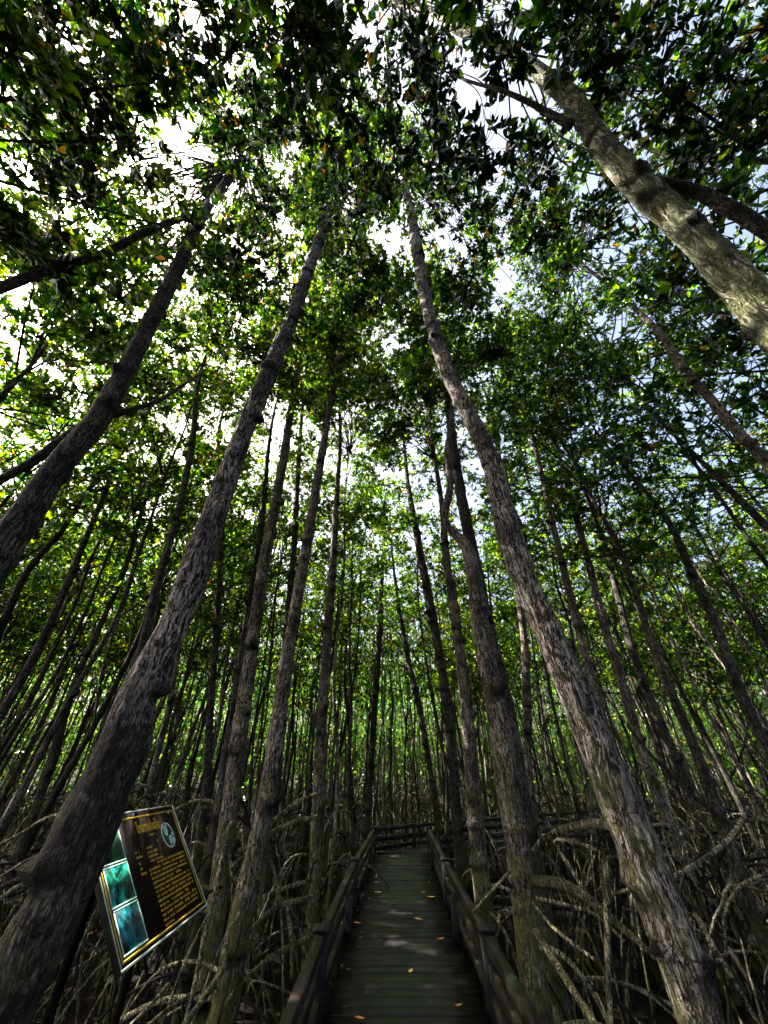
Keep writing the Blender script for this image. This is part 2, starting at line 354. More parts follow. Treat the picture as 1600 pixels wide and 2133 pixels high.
def make_crown(seed, H=5.0, W=1.7, ncl=24, per=46, L=.13):
    """crown around the local origin = foot of the crown, limbs spring from the axis"""
    rg = random.Random(seed); clumps = []; br = Multi()
    for i in range(ncl):
        z = H * (i + rg.random()) / ncl; e = math.sin(PI * min(.97, (.18 + .8 * z / H))) ** .7
        a = i * 2.4 + rg.uniform(-.5, .5); rad = W * e * rg.uniform(.35, 1.05)
        c = np.array([math.cos(a) * rad, math.sin(a) * rad, z]); clumps.append((c, rg.uniform(.28, .62)))
        z0 = max(0, z - rad * rg.uniform(.5, 1.1)); mid = c * np.array([.5, .5, 0]) + np.array([0, 0, (z0 + z) / 2 + rg.uniform(-.15, .1)])
        if rad > .3:
            br.add(*tube([[0, 0, z0, .016], [*mid, .012], [*c, .006]], 5, .25, cap=False))
    (V, Fq, mi), Ps = leafy(clumps, per, L)
    for (c, r), P in zip(clumps, Ps):
        for p in P[::4]:
            br.add(*tube([[*c, .007], [*((c + p) / 2 + nrg.normal(size=3) * .03), .005], [*p, .003]], 3, .4, cap=False))
    return (V, Fq, mi), br
CROWNS = []
for kk_ in range(21):
    k = kk_ % 7; dens_ = (dict(per=66, L=.118), dict(per=36, L=.112, ncl=24), dict(per=20, L=.122, ncl=20))[kk_ // 7]
    (V, Fq, mi), br = make_crown(kk_, **dens_, H=[5, 4.2, 5.6, 3.6, 4.8, 5.2, 4.4][k], W=[1.6, 1.9, 1.5, 1.7, 1.3, 1.8, 2.0][k])
    c = mesh_obj('crown', V, Fq, [M_LEAF, M_YLEAF], smooth=False, matidx=mi); b = br.obj('branches', M_TWIG)
    COL.objects.unlink(c); COL.objects.unlink(b); CROWNS.append((c.data, b.data))
def child(name, data, parent, loc=(0, 0, 0), rz=0, sc=1.0):
    o = bpy.data.objects.new(name, data); COL.objects.link(o); o.parent = parent; o.location = loc; o.rotation_euler = (0, 0, rz)
    o.scale = (sc,) * 3 if not isinstance(sc, tuple) else sc
    return o
def add_crown(tree, loc, k=None, sc=1.0, rz=None):
    k = rng.randrange(len(CROWNS)) if k is None else k; rz = rng.uniform(0, 6.28) if rz is None else rz
    child('crown', CROWNS[k][0], tree, loc, rz, sc); child('branches', CROWNS[k][1], tree, loc, rz, sc)

# ------------------------------------------------------------ prop roots
def root_path(h, d, a, r, rg, z0=0.0):
    """arch: leaves the trunk at height h, lands d away"""
    pts = []; side = rg.uniform(-.25, .25)
    for u in np.linspace(0, 1, 6):
        x = d * (u ** .85); z = h * (1 - u ** rg.uniform(1.9, 2.3)) + .22 * h * math.sin(PI * u) * .6
        y = side * math.sin(PI * u * .8) * d * .5
        pts.append([math.cos(a) * x - math.sin(a) * y + rg.uniform(-.025, .025), math.sin(a) * x + math.cos(a) * y + rg.uniform(-.025, .025), z - .05 * u + z0, r * (1 - .25 * u)])
    pts[0][2] = h
    return pts
def root_mesh(seed, fork=True, n=7):
    rg = random.Random(seed); mb = Multi(); h = rg.uniform(.7, 1.5); d = rg.uniform(.8, 1.7); p = root_path(h, d, 0, rg.uniform(.010, .019), rg)
    mb.add(*tube(p, n, .07, .12, 6, .5, seed))
    for q in range(rg.choice([1, 2, 2]) if fork else 0):
        i = rg.choice([1, 2, 3]); s = p[i]; d2 = rg.uniform(.25, .7); a = rg.uniform(-1.3, 1.3)
        pp = [[s[0], s[1], s[2], .011]]
        for u in (.35, .7, 1): pp.append([s[0] + math.cos(a) * d2 * u, s[1] + math.sin(a) * d2 * u, s[2] * (1 - u ** 1.8) - .05 * u, .011 - .003 * u])
        mb.add(*tube(pp, 6, .08, .1, 5, .4, seed + q))
    return mb
M_ROOTP = bark_mat('root_pale', .9, (.012, .010, .005), (.24, .19, .10), (.72, .62, .40), (.32, .35, .05), 1.8)
ROOTS = []
for k in range(12):
    o = root_mesh(100 + k).obj('prop_root', M_ROOT); COL.objects.unlink(o); ROOTS.append(o.data)
ROOTSETS = []
for k in range(6):
    rg = random.Random(k + 40); mb = Multi(); a = 0
    for q in range(9):
        a += rg.uniform(.5, .9); mb.add(*tube(root_path(rg.uniform(.5, 1.7), rg.uniform(.5, 1.5), a, rg.uniform(.008, .016), rg), 5, .15))
        if q % 2: # upright suckers and dead sticks rising from the tangle
            x, y = rg.uniform(-1, 1), rg.uniform(-1, 1); hh = rg.uniform(.6, 1.6)
            mb.add(*tube([[x, y, -.05, .010], [x + rg.uniform(-.15, .15), y + rg.uniform(-.15, .15), hh * .5, .011], [x + rg.uniform(-.35, .35), y + rg.uniform(-.3, .3), hh, .006]], 5, .2))
    o = mb.obj('prop_roots', M_ROOT); COL.objects.unlink(o); ROOTSETS.append(o.data)
def add_roots(tree, n, sc=(.8, 1.15), avoid=None):
    a = rng.uniform(0, 6.28); bx, by = tree.location[0], tree.location[1]
    for i in range(n):
        a += 2 * PI / n * rng.uniform(.7, 1.3)
        ex, ey = bx + math.cos(a) * 1.1, by + math.sin(a) * 1.1
        if near_deck(ex, ey, .05) or near_deck(bx + math.cos(a) * .6, by + math.sin(a) * .6, .05) or near_deck(bx + math.cos(a) * 1.7, by + math.sin(a) * 1.7, .0) or math.hypot(ex, ey) < 1.0: continue
        s = rng.uniform(*sc); rm = ROOTS[rng.randrange(len(ROOTS))]; s3 = (s, s, s * rng.uniform(.8, 1.2)); ca, sa = math.cos(a), math.sin(a)
        if any(near_deck(bx + (v.co.x * ca - v.co.y * sa) * s, by + (v.co.x * sa + v.co.y * ca) * s, .02) for v in list(rm.vertices)[::9]): continue
        child('prop_root', rm, tree, (0, 0, 0), a, s3)

# deck layout (plan view)
DECK_L = [(-.50, -1.5), (-.46, 4.6), (-.38, 7.5), (-.18, 11.0)]
DECK_R = [(.80, -1.5), (.80, 4.6), (.86, 7.5), (.98, 10.9)]
FAR = [(-.22, 11.25), (2.7, 13.1), (5.7, 14.9), (9.0, 16.6)]
NEARR = [(1.04, 11.0), (3.4, 12.2), (6.4, 13.8), (9.6, 15.4)]
def near_deck(x, y, pad):
    if -1.6 < y < 11.6 and -.52 - pad < x < 1.0 + pad: return True
    for (x0, y0), (x1, y1) in zip(FAR, FAR[1:]):
        if x0 - pad < x < x1 + pad:
            yy = y0 + (y1 - y0) * (x - x0) / (x1 - x0)
            if yy - 1.6 - pad < y < yy + .1 + pad: return True
    return False

# ------------------------------------------------------------ ground
def ground():
    n = 90; xs = np.sign(np.linspace(-1, 1, n)) * np.abs(np.linspace(-1, 1, n)) ** 2.6 * 1500
    X, Y = np.meshgrid(xs, xs + 8); P = np.stack([X.ravel(), Y.ravel(), np.zeros(n * n)], 1)
    Z = (vnoise(P * .7 + 50, 3) - .5) * .16 + (vnoise(P * 2.1 + 9, 4) - .5) * .06
    P[:, 2] = Z * np.clip(1.4 - np.hypot(P[:, 0], P[:, 1]) / 60, 0, 1)
    i = np.arange(n - 1)[:, None] * n + np.arange(n - 1)[None, :]; i = i.ravel()
    o = mesh_obj('ground', P, np.stack([i, i + 1, i + n + 1, i + n], 1), M_MUD); o['kind'] = 'structure'
ground()

# ------------------------------------------------------------ traced trees
TREEPOS = []; WSC = .74
def traced(label, pts, Y0, Y1, bark=M_BARK2, n=20, step=.06, rough=.10, rings=1.0, roots=6, crown=None, top=1.5, seed=1, diam=None, group=None, zs=None, lean=None, kind='mangrove_tree'):
    """pts: (px, py, width px) from the foot upward; placed in the plane of depth Y0..Y1"""
    P = []; pts = [(a, b, c * WSC) for a, b, c in pts]
    m = len(pts)
    for i, (x, y, wpx) in enumerate(pts):
        u = i / (m - 1)
        if zs: p = at_t(x, y, zs[i]); t = zs[i]
        else: p, t = at_y(x, y, Y0 + (Y1 - Y0) * u)
        P.append([*p, .5 * wpx * t / F_PX * .96])
    P = np.array(P)
    for i in range(m):   # apparent width -> real radius, for a cylinder seen off axis
        T3 = P[min(i + 1, m - 1), :3] - P[max(i - 1, 0), :3]; T3 /= np.linalg.norm(T3); v = P[i, :3] - np.array([0, 0, CAMZ]); sd_ = np.cross(T3, v); sd_ /= np.linalg.norm(sd_)
        def pj(q): z = q @ cF; return np.array([q @ cR, q @ cU]) / z * F_PX
        ax = pj(v + T3 * .02) - pj(v - T3 * .02); ax /= np.linalg.norm(ax); pw_ = pj(v + sd_ * .02) - pj(v - sd_ * .02)
        perp = abs(pw_[0] * ax[1] - pw_[1] * ax[0]) / .04        # px per metre across the trunk
        P[i, 3] = .5 * pts[i][2] * abs(ax[1]) ** (.0 if zs else 1.0) / perp
    # continue to the mud
    d = (P[0] - P[1])[:3]; d = d / abs(d[2] + 1e-9)
    b = P[0].copy(); h = b[2]
    if h > .15:
        foot = np.array([b[0] + d[0] * h * .5, b[1] + d[1] * h * .5, -.12, b[3] * 1.06]); P = np.vstack([foot, P])
    else: P[0, 2] = -.12
    e = P[-1] - P[-2]; e = e / (np.linalg.norm(e[:3]) + 1e-9)
    if top > 0:
        P = np.vstack([P, [*(P[-1, :3] + (e[:3] * .7 + np.array([0, 0, .3])) * top * .5), P[-1, 3] * .8], [*(P[-1, :3] + (e[:3] * .5 + np.array([0, 0, .5])) * top), P[-1, 3] * .45]])
    base = np.array([P[0, 0], P[0, 1], 0.0])
    t = empty(kind, base, label, 'tree', group); TREEPOS.append((base[0], base[1]))
    Q = P.copy(); Q[:, :3] -= base
    V, Fq, A = tube(Q, n, step, rough, 14, rings, seed)
    mesh_obj('trunk', V, Fq, bark, t, attrs={'ring': A})
    if roots: add_roots(t, int(roots * 1.5))
    if crown is not None:
        for (k, dz, sc) in crown: add_crown(t, tuple(Q[-1, :3] + np.array([0, 0, dz])), k, sc)
    return t, base, P
def branch(tree, base, pts4, mat=M_BARKD, n=10, seed=3, name='branch', rings=.8):
    Q = np.array(pts4, float); Q[:, :3] -= base
    V, Fq, A = tube(Q, n, .06, .12, 8, rings, seed); return mesh_obj(name, V, Fq, mat, tree, attrs={'ring': A})
def pxs(pts): # (px,py,Y,w) -> rows
    o = []
    for x, y, Y, wp in pts:
        p, t = at_y(x, y, Y); o.append([*p, .5 * wp * t / F_PX * .6])
    return o
def pxt(pts): # (px,py,depth,w)
    return [[*at_t(x, y, t), .5 * wp * t / F_PX * .68] for x, y, t, wp in pts]
def leaf_spray(tree, base, origin, clumps, per=18, L=.16, yellow=.015, nl=7, lm=M_LEAFN):
    per = int(per * 2.0); L *= .72
    """low leafy boughs: a bough from origin to each clump, leaves there"""
    cl = [(np.array(c) - base, r) for c, r in clumps]; o = np.array(origin) - base
    (V, Fq, mi), Ps = leafy(cl, per, L, nl, yellow); mesh_obj('crown', V, Fq, [lm, M_YLEAF], tree, smooth=False, matidx=mi)
    br = Multi()
    for (c, r), P in zip(cl, Ps):
        dd = np.linalg.norm(c - o); j3 = [o + (c - o) * f + nrg.normal(size=3) * dd * .028 + np.array([0, 0, (.18 if f < .6 else .1) * dd * math.sin(PI * f)]) for f in (.2, .42, .64, .82)]
        br.add(*tube([[*o, .013], [*j3[0], .011], [*j3[1], .009], [*j3[2], .008], [*j3[3], .006], [*c, .005]], 6, .12, .1, 5))
        for p in P[::2]: br.add(*tube([[*c, .006], [*((c + p) / 2 + nrg.normal(size=3) * .03), .004], [*p, .003]], 4, .2))
    br.obj('branches', M_TWIG, tree)

# A: large leaning trunk on the left, in front of the board
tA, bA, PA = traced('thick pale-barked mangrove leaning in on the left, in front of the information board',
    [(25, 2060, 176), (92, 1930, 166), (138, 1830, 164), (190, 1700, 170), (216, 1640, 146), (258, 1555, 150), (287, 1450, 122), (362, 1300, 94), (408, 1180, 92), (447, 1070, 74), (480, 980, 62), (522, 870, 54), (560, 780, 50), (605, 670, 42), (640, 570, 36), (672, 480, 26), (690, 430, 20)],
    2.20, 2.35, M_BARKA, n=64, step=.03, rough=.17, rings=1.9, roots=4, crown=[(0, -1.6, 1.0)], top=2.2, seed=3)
# B: large trunk on the right
tB, bB, PB = traced('largest mangrove trunk, rough grey bark, leaning in on the right of the boardwalk',
    [(1455, 2120, 134), (1412, 1990, 134), (1360, 1850, 134), (1306, 1710, 128), (1258, 1590, 120), (1205, 1460, 106), (1148, 1330, 90), (1099, 1220, 76), (1060, 1110, 72), (1022, 965, 54), (975, 860, 48), (930, 770, 44), (892, 650, 37), (872, 540, 31), (858, 450, 25), (850, 410, 18)],
    2.25, 2.20, M_BARK, n=64, step=.03, rough=.15, rings=1.3, roots=6, crown=[(2, -.9, 1.0)], top=2.2, seed=8)
# C: double trunk right of the walkway
tC, bC, PC = traced('brown mangrove with a crooked pale top just right of the handrail',
    [(1122, 2133, 76), (1098, 1930, 70), (1078, 1760, 66), (1055, 1620, 62), (1030, 1450, 58), (1005, 1330, 52), (990, 1220, 46), (972, 1140, 36), (940, 1105, 25), (926, 1075, 22), (938, 1010, 20), (932, 940, 17), (940, 880, 14)],
    4.15, 4.2, M_BARK2, n=48, step=.04, rough=.10, rings=1.2, roots=7, crown=[(4, -1.0, 1.0)], top=2.2, seed=5)
# Q: tall dark trunk upper left
tQ, bQ, PQ = traced('dark scaly mangrove trunk rising from the left edge, with a long bare bough reaching left',
    [(-330, 1760, 230), (-180, 1460, 180), (-20, 1180, 130), (60, 1060, 108), (130, 960, 92), (200, 880, 80), (258, 780, 68), (325, 650, 56), (365, 570, 50), (405, 480, 42), (440, 420, 32), (478, 370, 24)],
    1.75, 1.75, M_BARKD, n=56, step=.035, rough=.13, rings=1.3, roots=0, crown=[(3, -.6, .9)], top=1.6, seed=12)
branch(tQ, bQ, [[*at_t(415, 470, 5.0), .07]] + pxt([(380, 455, 4.7, 16), (290, 490, 4.3, 19), (210, 530, 3.9, 22), (120, 555, 3.5, 25), (0, 600, 3.0, 28), (-120, 650, 2.7, 30)]), seed=21)
branch(tQ, bQ, [[*at_t(195, 885, 2.75), .06]] + pxt([(130, 915, 2.6, 26), (70, 960, 2.5, 26), (0, 1000, 2.4, 26), (-90, 1060, 2.3, 24)]), seed=22)
branch(tQ, bQ, [[*at_t(222, 868, 2.9), .03]] + pxt([(285, 850, 3.1, 15), (330, 835, 3.3, 12), (385, 800, 3.6, 9), (430, 770, 4.0, 5)]), seed=23)
# T: trunk overhead on the right
tT, bT, PT = traced('broad lichen-mottled mangrove trunk crossing the upper right corner overhead',
    [(3300, 2500, 360), (2600, 1650, 260), (2050, 1130, 180), (1700, 770, 138), (1600, 655, 128), (1500, 550, 116), (1400, 450, 100), (1310, 365, 90), (1240, 275, 78), (1180, 200, 70), (1110, 140, 60), (1040, 95, 50), (960, 60, 38), (900, 25, 30), (820, 5, 24)],
    0, 0, M_LICHEN, n=72, step=.025, rough=.22, rings=1.1, roots=0, crown=None, top=1.0, seed=15,
    zs=[.63, .86, 1.2, 1.62, 1.78, 2.0, 2.25, 2.5, 2.85, 3.2, 3.65, 4.2, 4.9, 5.6, 6.4])
branch(tT, bT, [[*at_t(1320, 370, 2.5), .035]] + pxt([(1370, 380, 2.6, 30), (1450, 400, 2.6, 32), (1530, 440, 2.5, 36), (1610, 490, 2.4, 40), (1750, 580, 2.3, 40)]), seed=31)
branch(tT, bT, [[*at_t(1190, 262, 2.95), .035]] + pxt([(1130, 228, 3.05, 16), (1085, 205, 3.1, 14), (1035, 185, 3.2, 11), (985, 172, 3.4, 8), (930, 150, 3.6, 5), (880, 125, 3.7, 3)]), seed=32)
# M: second tree on the right
tM, bM_, PM = traced('slim grey mangrove at the right edge, its bare upper trunk below the overhead one',
    [(1840, 1290, 62), (1700, 1080, 56), (1600, 965, 48), (1545, 910, 46), (1480, 830, 40), (1425, 770, 36), (1380, 700, 28), (1330, 650, 24), (1280, 605, 20), (1225, 560, 15)],
    2.8, 2.85, M_BARK2, n=32, step=.05, rough=.10, rings=1.3, roots=0, crown=[(5, -.4, .6)], top=1.0, seed=17)
# mid-distance traced trunks
MID = [
 ('rough-barked mangrove left of the boardwalk, nearest behind the information board', [(478, 2050, 70), (505, 1900, 62), (545, 1720, 52), (575, 1540, 44), (595, 1390, 38), (620, 1240, 32), (645, 1100, 27), (665, 980, 22), (690, 830, 15)], 4.3, M_BARK2, 6),
 ('straight brown mangrove whose foot is hidden behind the right corner of the board', [(440, 1960, 56), (468, 1760, 50), (495, 1560, 45), (518, 1400, 40), (545, 1210, 35), (568, 1080, 29), (590, 960, 24), (608, 840, 18)], 4.9, M_BARK2, 6),
 ('slender knobbly mangrove standing beside the left handrail, arching roots low on its trunk', [(650, 1900, 38), (660, 1740, 36), (668, 1560, 30), (678, 1380, 25), (692, 1200, 20), (700, 1060, 16), (708, 930, 11), (708, 850, 8)], 6.6, M_BARK2, 8),
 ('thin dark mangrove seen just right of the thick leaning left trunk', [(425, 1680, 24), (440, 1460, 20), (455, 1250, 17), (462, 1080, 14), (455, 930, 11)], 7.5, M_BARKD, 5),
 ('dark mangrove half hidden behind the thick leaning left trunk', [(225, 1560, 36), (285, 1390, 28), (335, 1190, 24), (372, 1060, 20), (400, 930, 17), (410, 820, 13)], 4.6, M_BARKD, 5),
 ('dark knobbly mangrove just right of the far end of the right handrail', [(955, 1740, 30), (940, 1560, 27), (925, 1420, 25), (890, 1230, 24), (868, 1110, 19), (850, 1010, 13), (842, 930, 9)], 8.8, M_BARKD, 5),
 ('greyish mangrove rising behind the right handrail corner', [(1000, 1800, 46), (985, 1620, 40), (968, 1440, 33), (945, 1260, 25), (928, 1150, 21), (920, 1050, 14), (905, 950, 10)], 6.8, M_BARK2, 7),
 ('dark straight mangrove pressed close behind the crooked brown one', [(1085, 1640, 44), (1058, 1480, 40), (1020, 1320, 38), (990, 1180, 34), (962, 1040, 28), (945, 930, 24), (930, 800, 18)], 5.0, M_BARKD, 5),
 ('upright thin mangrove in the gap between the two right-hand trunks', [(1104, 1640, 26), (1098, 1480, 24), (1092, 1330, 20), (1072, 1180, 17), (1058, 1050, 14), (1030, 900, 10)], 7.2, M_BARK2, 5),
 ('brown mangrove just right of the largest trunk', [(1345, 1760, 44), (1275, 1560, 32), (1228, 1400, 26), (1190, 1250, 22), (1158, 1120, 19), (1140, 1040, 16), (1115, 930, 12)], 6.2, M_BARK2, 6),
 ('pale thin mangrove second to the right of the largest trunk', [(1395, 1720, 38), (1335, 1560, 30), (1290, 1400, 26), (1255, 1290, 23), (1220, 1150, 19), (1190, 1040, 15), (1160, 930, 11)], 6.8, M_BARK, 6),
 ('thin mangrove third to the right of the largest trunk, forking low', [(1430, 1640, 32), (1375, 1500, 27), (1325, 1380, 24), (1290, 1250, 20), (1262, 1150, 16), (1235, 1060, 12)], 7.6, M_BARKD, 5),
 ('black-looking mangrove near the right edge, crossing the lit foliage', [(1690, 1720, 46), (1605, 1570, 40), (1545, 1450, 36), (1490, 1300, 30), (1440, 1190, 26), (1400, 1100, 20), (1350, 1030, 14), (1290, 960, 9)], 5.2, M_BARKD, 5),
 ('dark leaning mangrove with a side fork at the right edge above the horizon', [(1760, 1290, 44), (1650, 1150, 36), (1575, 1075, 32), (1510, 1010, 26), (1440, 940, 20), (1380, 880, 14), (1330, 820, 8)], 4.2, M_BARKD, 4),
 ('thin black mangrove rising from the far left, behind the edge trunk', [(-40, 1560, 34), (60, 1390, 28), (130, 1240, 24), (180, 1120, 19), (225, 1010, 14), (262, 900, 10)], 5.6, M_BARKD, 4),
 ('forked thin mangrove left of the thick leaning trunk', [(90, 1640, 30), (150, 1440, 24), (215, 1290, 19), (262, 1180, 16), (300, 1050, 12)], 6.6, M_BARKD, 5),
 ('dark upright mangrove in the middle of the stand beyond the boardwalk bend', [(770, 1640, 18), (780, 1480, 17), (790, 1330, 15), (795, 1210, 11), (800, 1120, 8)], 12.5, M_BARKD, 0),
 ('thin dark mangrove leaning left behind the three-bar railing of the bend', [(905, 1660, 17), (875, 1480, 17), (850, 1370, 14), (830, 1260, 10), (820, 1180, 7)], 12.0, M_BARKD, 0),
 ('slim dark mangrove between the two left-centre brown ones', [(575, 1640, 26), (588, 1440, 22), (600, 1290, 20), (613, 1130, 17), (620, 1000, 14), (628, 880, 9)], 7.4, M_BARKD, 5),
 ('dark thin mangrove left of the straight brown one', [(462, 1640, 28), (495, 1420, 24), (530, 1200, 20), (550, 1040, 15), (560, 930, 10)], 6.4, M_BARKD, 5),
]
for i, (lab, pts, Y, bk, nr) in enumerate(MID):
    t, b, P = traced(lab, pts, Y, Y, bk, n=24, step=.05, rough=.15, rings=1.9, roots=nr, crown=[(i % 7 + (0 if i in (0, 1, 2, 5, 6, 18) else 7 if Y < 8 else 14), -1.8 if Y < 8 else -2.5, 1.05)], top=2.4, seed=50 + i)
    if not nr: child('prop_roots', ROOTSETS[i % 6], t, (0, 0, 0), i)
    if i in (1, 9, 10): child('prop_roots', ROOTSETS[i % 6], t, (0, 0, 0), i * 1.3)

# traced individual prop roots in the foreground
def proot(tree, base, pts, mat=M_ROOTP, seed=1): branch(tree, base, pxs(pts), mat, n=10, seed=seed, name='prop_root', rings=.6)
byl = {i: o for i, o in enumerate([o for o in COL.objects if o.name.startswith('mangrove_tree')])}
trees = list(byl.values())
def tb(i): return trees[i], np.array(trees[i].location)
TD3 = tb(5 + 2); TD1 = tb(5 + 0)
for q, p in enumerate([
    [(662, 1702, 6.3, 13), (612, 1712, 5.9, 14), (562, 1738, 5.6, 15), (528, 1768, 5.4, 15), (490, 1800, 5.2, 14), (440, 1850, 5.0, 13)],
    [(660, 1655, 6.4, 12), (618, 1672, 6.0, 14), (572, 1708, 5.8, 14), (545, 1740, 5.6, 12)],
    [(655, 1832, 5.8, 11), (600, 1848, 5.5, 12), (565, 1862, 5.3, 13), (530, 1880, 5.2, 12)],
    [(652, 1868, 5.7, 13), (600, 1882, 5.3, 15), (560, 1900, 5.0, 15), (528, 1932, 4.8, 13)],
    [(645, 1955, 5.4, 17), (590, 1980, 4.9, 16), (545, 2010, 4.6, 14), (498, 2052, 4.3, 12), (470, 2090, 4.1, 11)],
    [(598, 1890, 5.2, 12), (605, 1940, 5.0, 13), (608, 1990, 4.9, 12), (608, 2040, 4.8, 10)]]): proot(*TD3, p, seed=200 + q)
for q, p in enumerate([
    [(470, 1960, 4.1, 24), (462, 2020, 3.8, 22), (430, 2070, 3.5, 20), (385, 2133, 3.2, 18), (330, 2200, 3.0, 16)],
    [(350, 2050, 3.4, 11), (318, 2090, 3.2, 12), (275, 2133, 3.0, 12), (220, 2190, 2.9, 12)]]): proot(*TD1, p, seed=210 + q)
for q, p in enumerate([
    [(1105, 1835, 4.1, 30), (1165, 1840, 3.8, 30), (1220, 1868, 3.6, 28), (1275, 1915, 3.4, 24), (1345, 1975, 3.1, 16), (1420, 2050, 2.9, 12)],
    [(1115, 1870, 4.0, 10), (1180, 1885, 3.8, 10), (1240, 1905, 3.7, 9), (1300, 1960, 3.5, 8)],
    [(1110, 1880, 4.0, 8), (1150, 1930, 3.7, 9), (1200, 1970, 3.5, 10), (1240, 2000, 3.4, 9)],
    [(1115, 1940, 4.0, 20), (1160, 2010, 3.7, 24), (1205, 2080, 3.4, 24), (1250, 2150, 3.2, 22)],
    [(1090, 1900, 4.0, 15), (1040, 1902, 3.85, 13), (1043, 1930, 3.8, 10)],
    [(1062, 1815, 4.05, 9), (1030, 1850, 3.9, 9), (985, 1900, 3.8, 8)]]): proot(tC, bC, p, M_BARKD if q == 0 else M_ROOTP, seed=220 + q)
for q, p in enumerate([
    [(1300, 1730, 2.9, 26), (1240, 1715, 3.6, 28), (1175, 1728, 4.2, 22), (1130, 1752, 4.4, 18), (1112, 1772, 4.5, 14)],
    [(1262, 1790, 3.3, 22), (1265, 1880, 3.3, 20), (1264, 1960, 3.3, 18), (1268, 2060, 3.3, 16), (1273, 2170, 3.3, 15)],
    [(1242, 1770, 3.4, 10), (1200, 1755, 3.6, 11), (1155, 1752, 3.8, 10), (1190, 1810, 3.7, 12), (1225, 1870, 3.6, 9)],
    [(1450, 1905, 2.5, 14), (1480, 1960, 2.4, 16), (1515, 2020, 2.3, 16), (1550, 2080, 2.2, 13), (1590, 2150, 2.1, 12)],
    [(1330, 1850, 3.0, 8), (1300, 1855, 3.2, 10), (1275, 1862, 3.4, 9)],
    [(1405, 1825, 3.6, 14), (1465, 1790, 3.7, 14), (1520, 1745, 3.8, 13), (1550, 1700, 3.9, 11), (1558, 1680, 4.0, 8)],
    [(1490, 1775, 3.75, 7), (1478, 1735, 3.9, 7), (1440, 1700, 4.0, 6), (1400, 1672, 4.1, 5)],
    [(1506, 1925, 3.0, 7), (1518, 1880, 3.1, 8), (1545, 1845, 3.2, 10), (1600, 1820, 3.3, 10), (1680, 1815, 3.5, 10)]]): proot(tB, bB, p, seed=230 + q)
for q, p in enumerate([
    [(150, 1690, 2.6, 10), (95, 1705, 2.8, 11), (45, 1735, 3.0, 10), (-30, 1775, 3.1, 10)],
    [(120, 1770, 2.5, 8), (60, 1790, 2.7, 9), (20, 1815, 2.8, 9), (-40, 1850, 2.9, 9)],
    [(165, 1640, 2.5, 16), (140, 1668, 2.6, 10), (100, 1750, 2.8, 6), (50, 1830, 3.0, 5)],
    [(100, 1850, 2.4, 7), (60, 1890, 2.5, 6), (25, 1940, 2.6, 5)]]): proot(tA, bA, p, seed=240 + q)

# low leafy boughs close overhead
def sp(px, py, t): return at_t(px, py, t)
leaf_spray(tQ, bQ, PQ[-2, :3], [(sp(x, y, t), r) for x, y, t, r in [
    (560, 60, 3.6, .5), (640, 130, 3.8, .45), (480, 110, 3.8, .5), (700, 60, 3.5, .4), (580, 210, 4.2, .45), (420, 20, 3.6, .5), (740, 190, 4.0, .38),
    (400, 190, 4.4, .45), (500, 300, 4.8, .4), (680, 290, 4.6, .4), (350, 110, 4.0, .4), (620, 0, 3.4, .45)]], per=26, L=.17)
leaf_spray(tQ, bQ, PQ[-3, :3], [(sp(x, y, t), r) for x, y, t, r in [
    (120, 120, 3.4, .45), (60, 330, 3.4, .4), (190, 250, 3.8, .38), (40, 30, 3.0, .42), (200, 20, 3.6, .4), (290, 330, 4.4, .35), (60, 500, 3.3, .35),
    (170, 380, 4.0, .3), (480, 520, 4.8, .3), (560, 560, 5.2, .3)]], per=20, L=.16)
leaf_spray(tT, bT, PT[-3, :3], [(sp(x, y, t), r) for x, y, t, r in [
    (880, 240, 3.6, .36), (860, 120, 3.7, .32), (1060, 110, 3.3, .28), (930, 330, 4.2, .34), (1180, 60, 3.2, .38), (1300, 120, 3.0, .35), (1010, 300, 3.8, .33),
    (1110, 330, 4.2, .38), (930, 90, 4.6, .45), (1000, 20, 4.4, .4), (840, 40, 4.6, .4), (900, 180, 5.2, .4), (780, 160, 4.8, .36), (800, 300, 4.4, .34), (1240, 20, 3.2, .4)]], per=17, L=.17)
leaf_spray(tT, bT, PT[-6, :3], [(sp(x, y, t), r) for x, y, t, r in [
    (1420, 60, 3.2, .4), (1520, 160, 3.1, .42), (1400, 210, 3.0, .36), (1560, 330, 3.0, .4), (1480, 310, 3.2, .32), (1590, 60, 2.9, .4), (1240, 450, 4.2, .36),
    (1130, 480, 4.6, .4), (1420, 560, 3.4, .34), (1540, 720, 3.6, .38)]], per=17, L=.15)
leaf_spray(tB, bB, PB[-3, :3], [(sp(x, y, t), r) for x, y, t, r in [(950, 430, 5.4, .45), (1010, 500, 5.6, .5), (790, 400, 5.6, .35), (1060, 430, 5.2, .45), (960, 600, 6.2, .4)]], per=22, L=.16)
leaf_spray(tA, bA, PA[-3, :3], [(sp(x, y, t), r) for x, y, t, r in [(740, 400, 5.8, .5), (720, 540, 6.2, .5), (560, 420, 5.6, .36), (760, 620, 6.6, .45), (500, 620, 6.0, .42)]], per=24, L=.16)

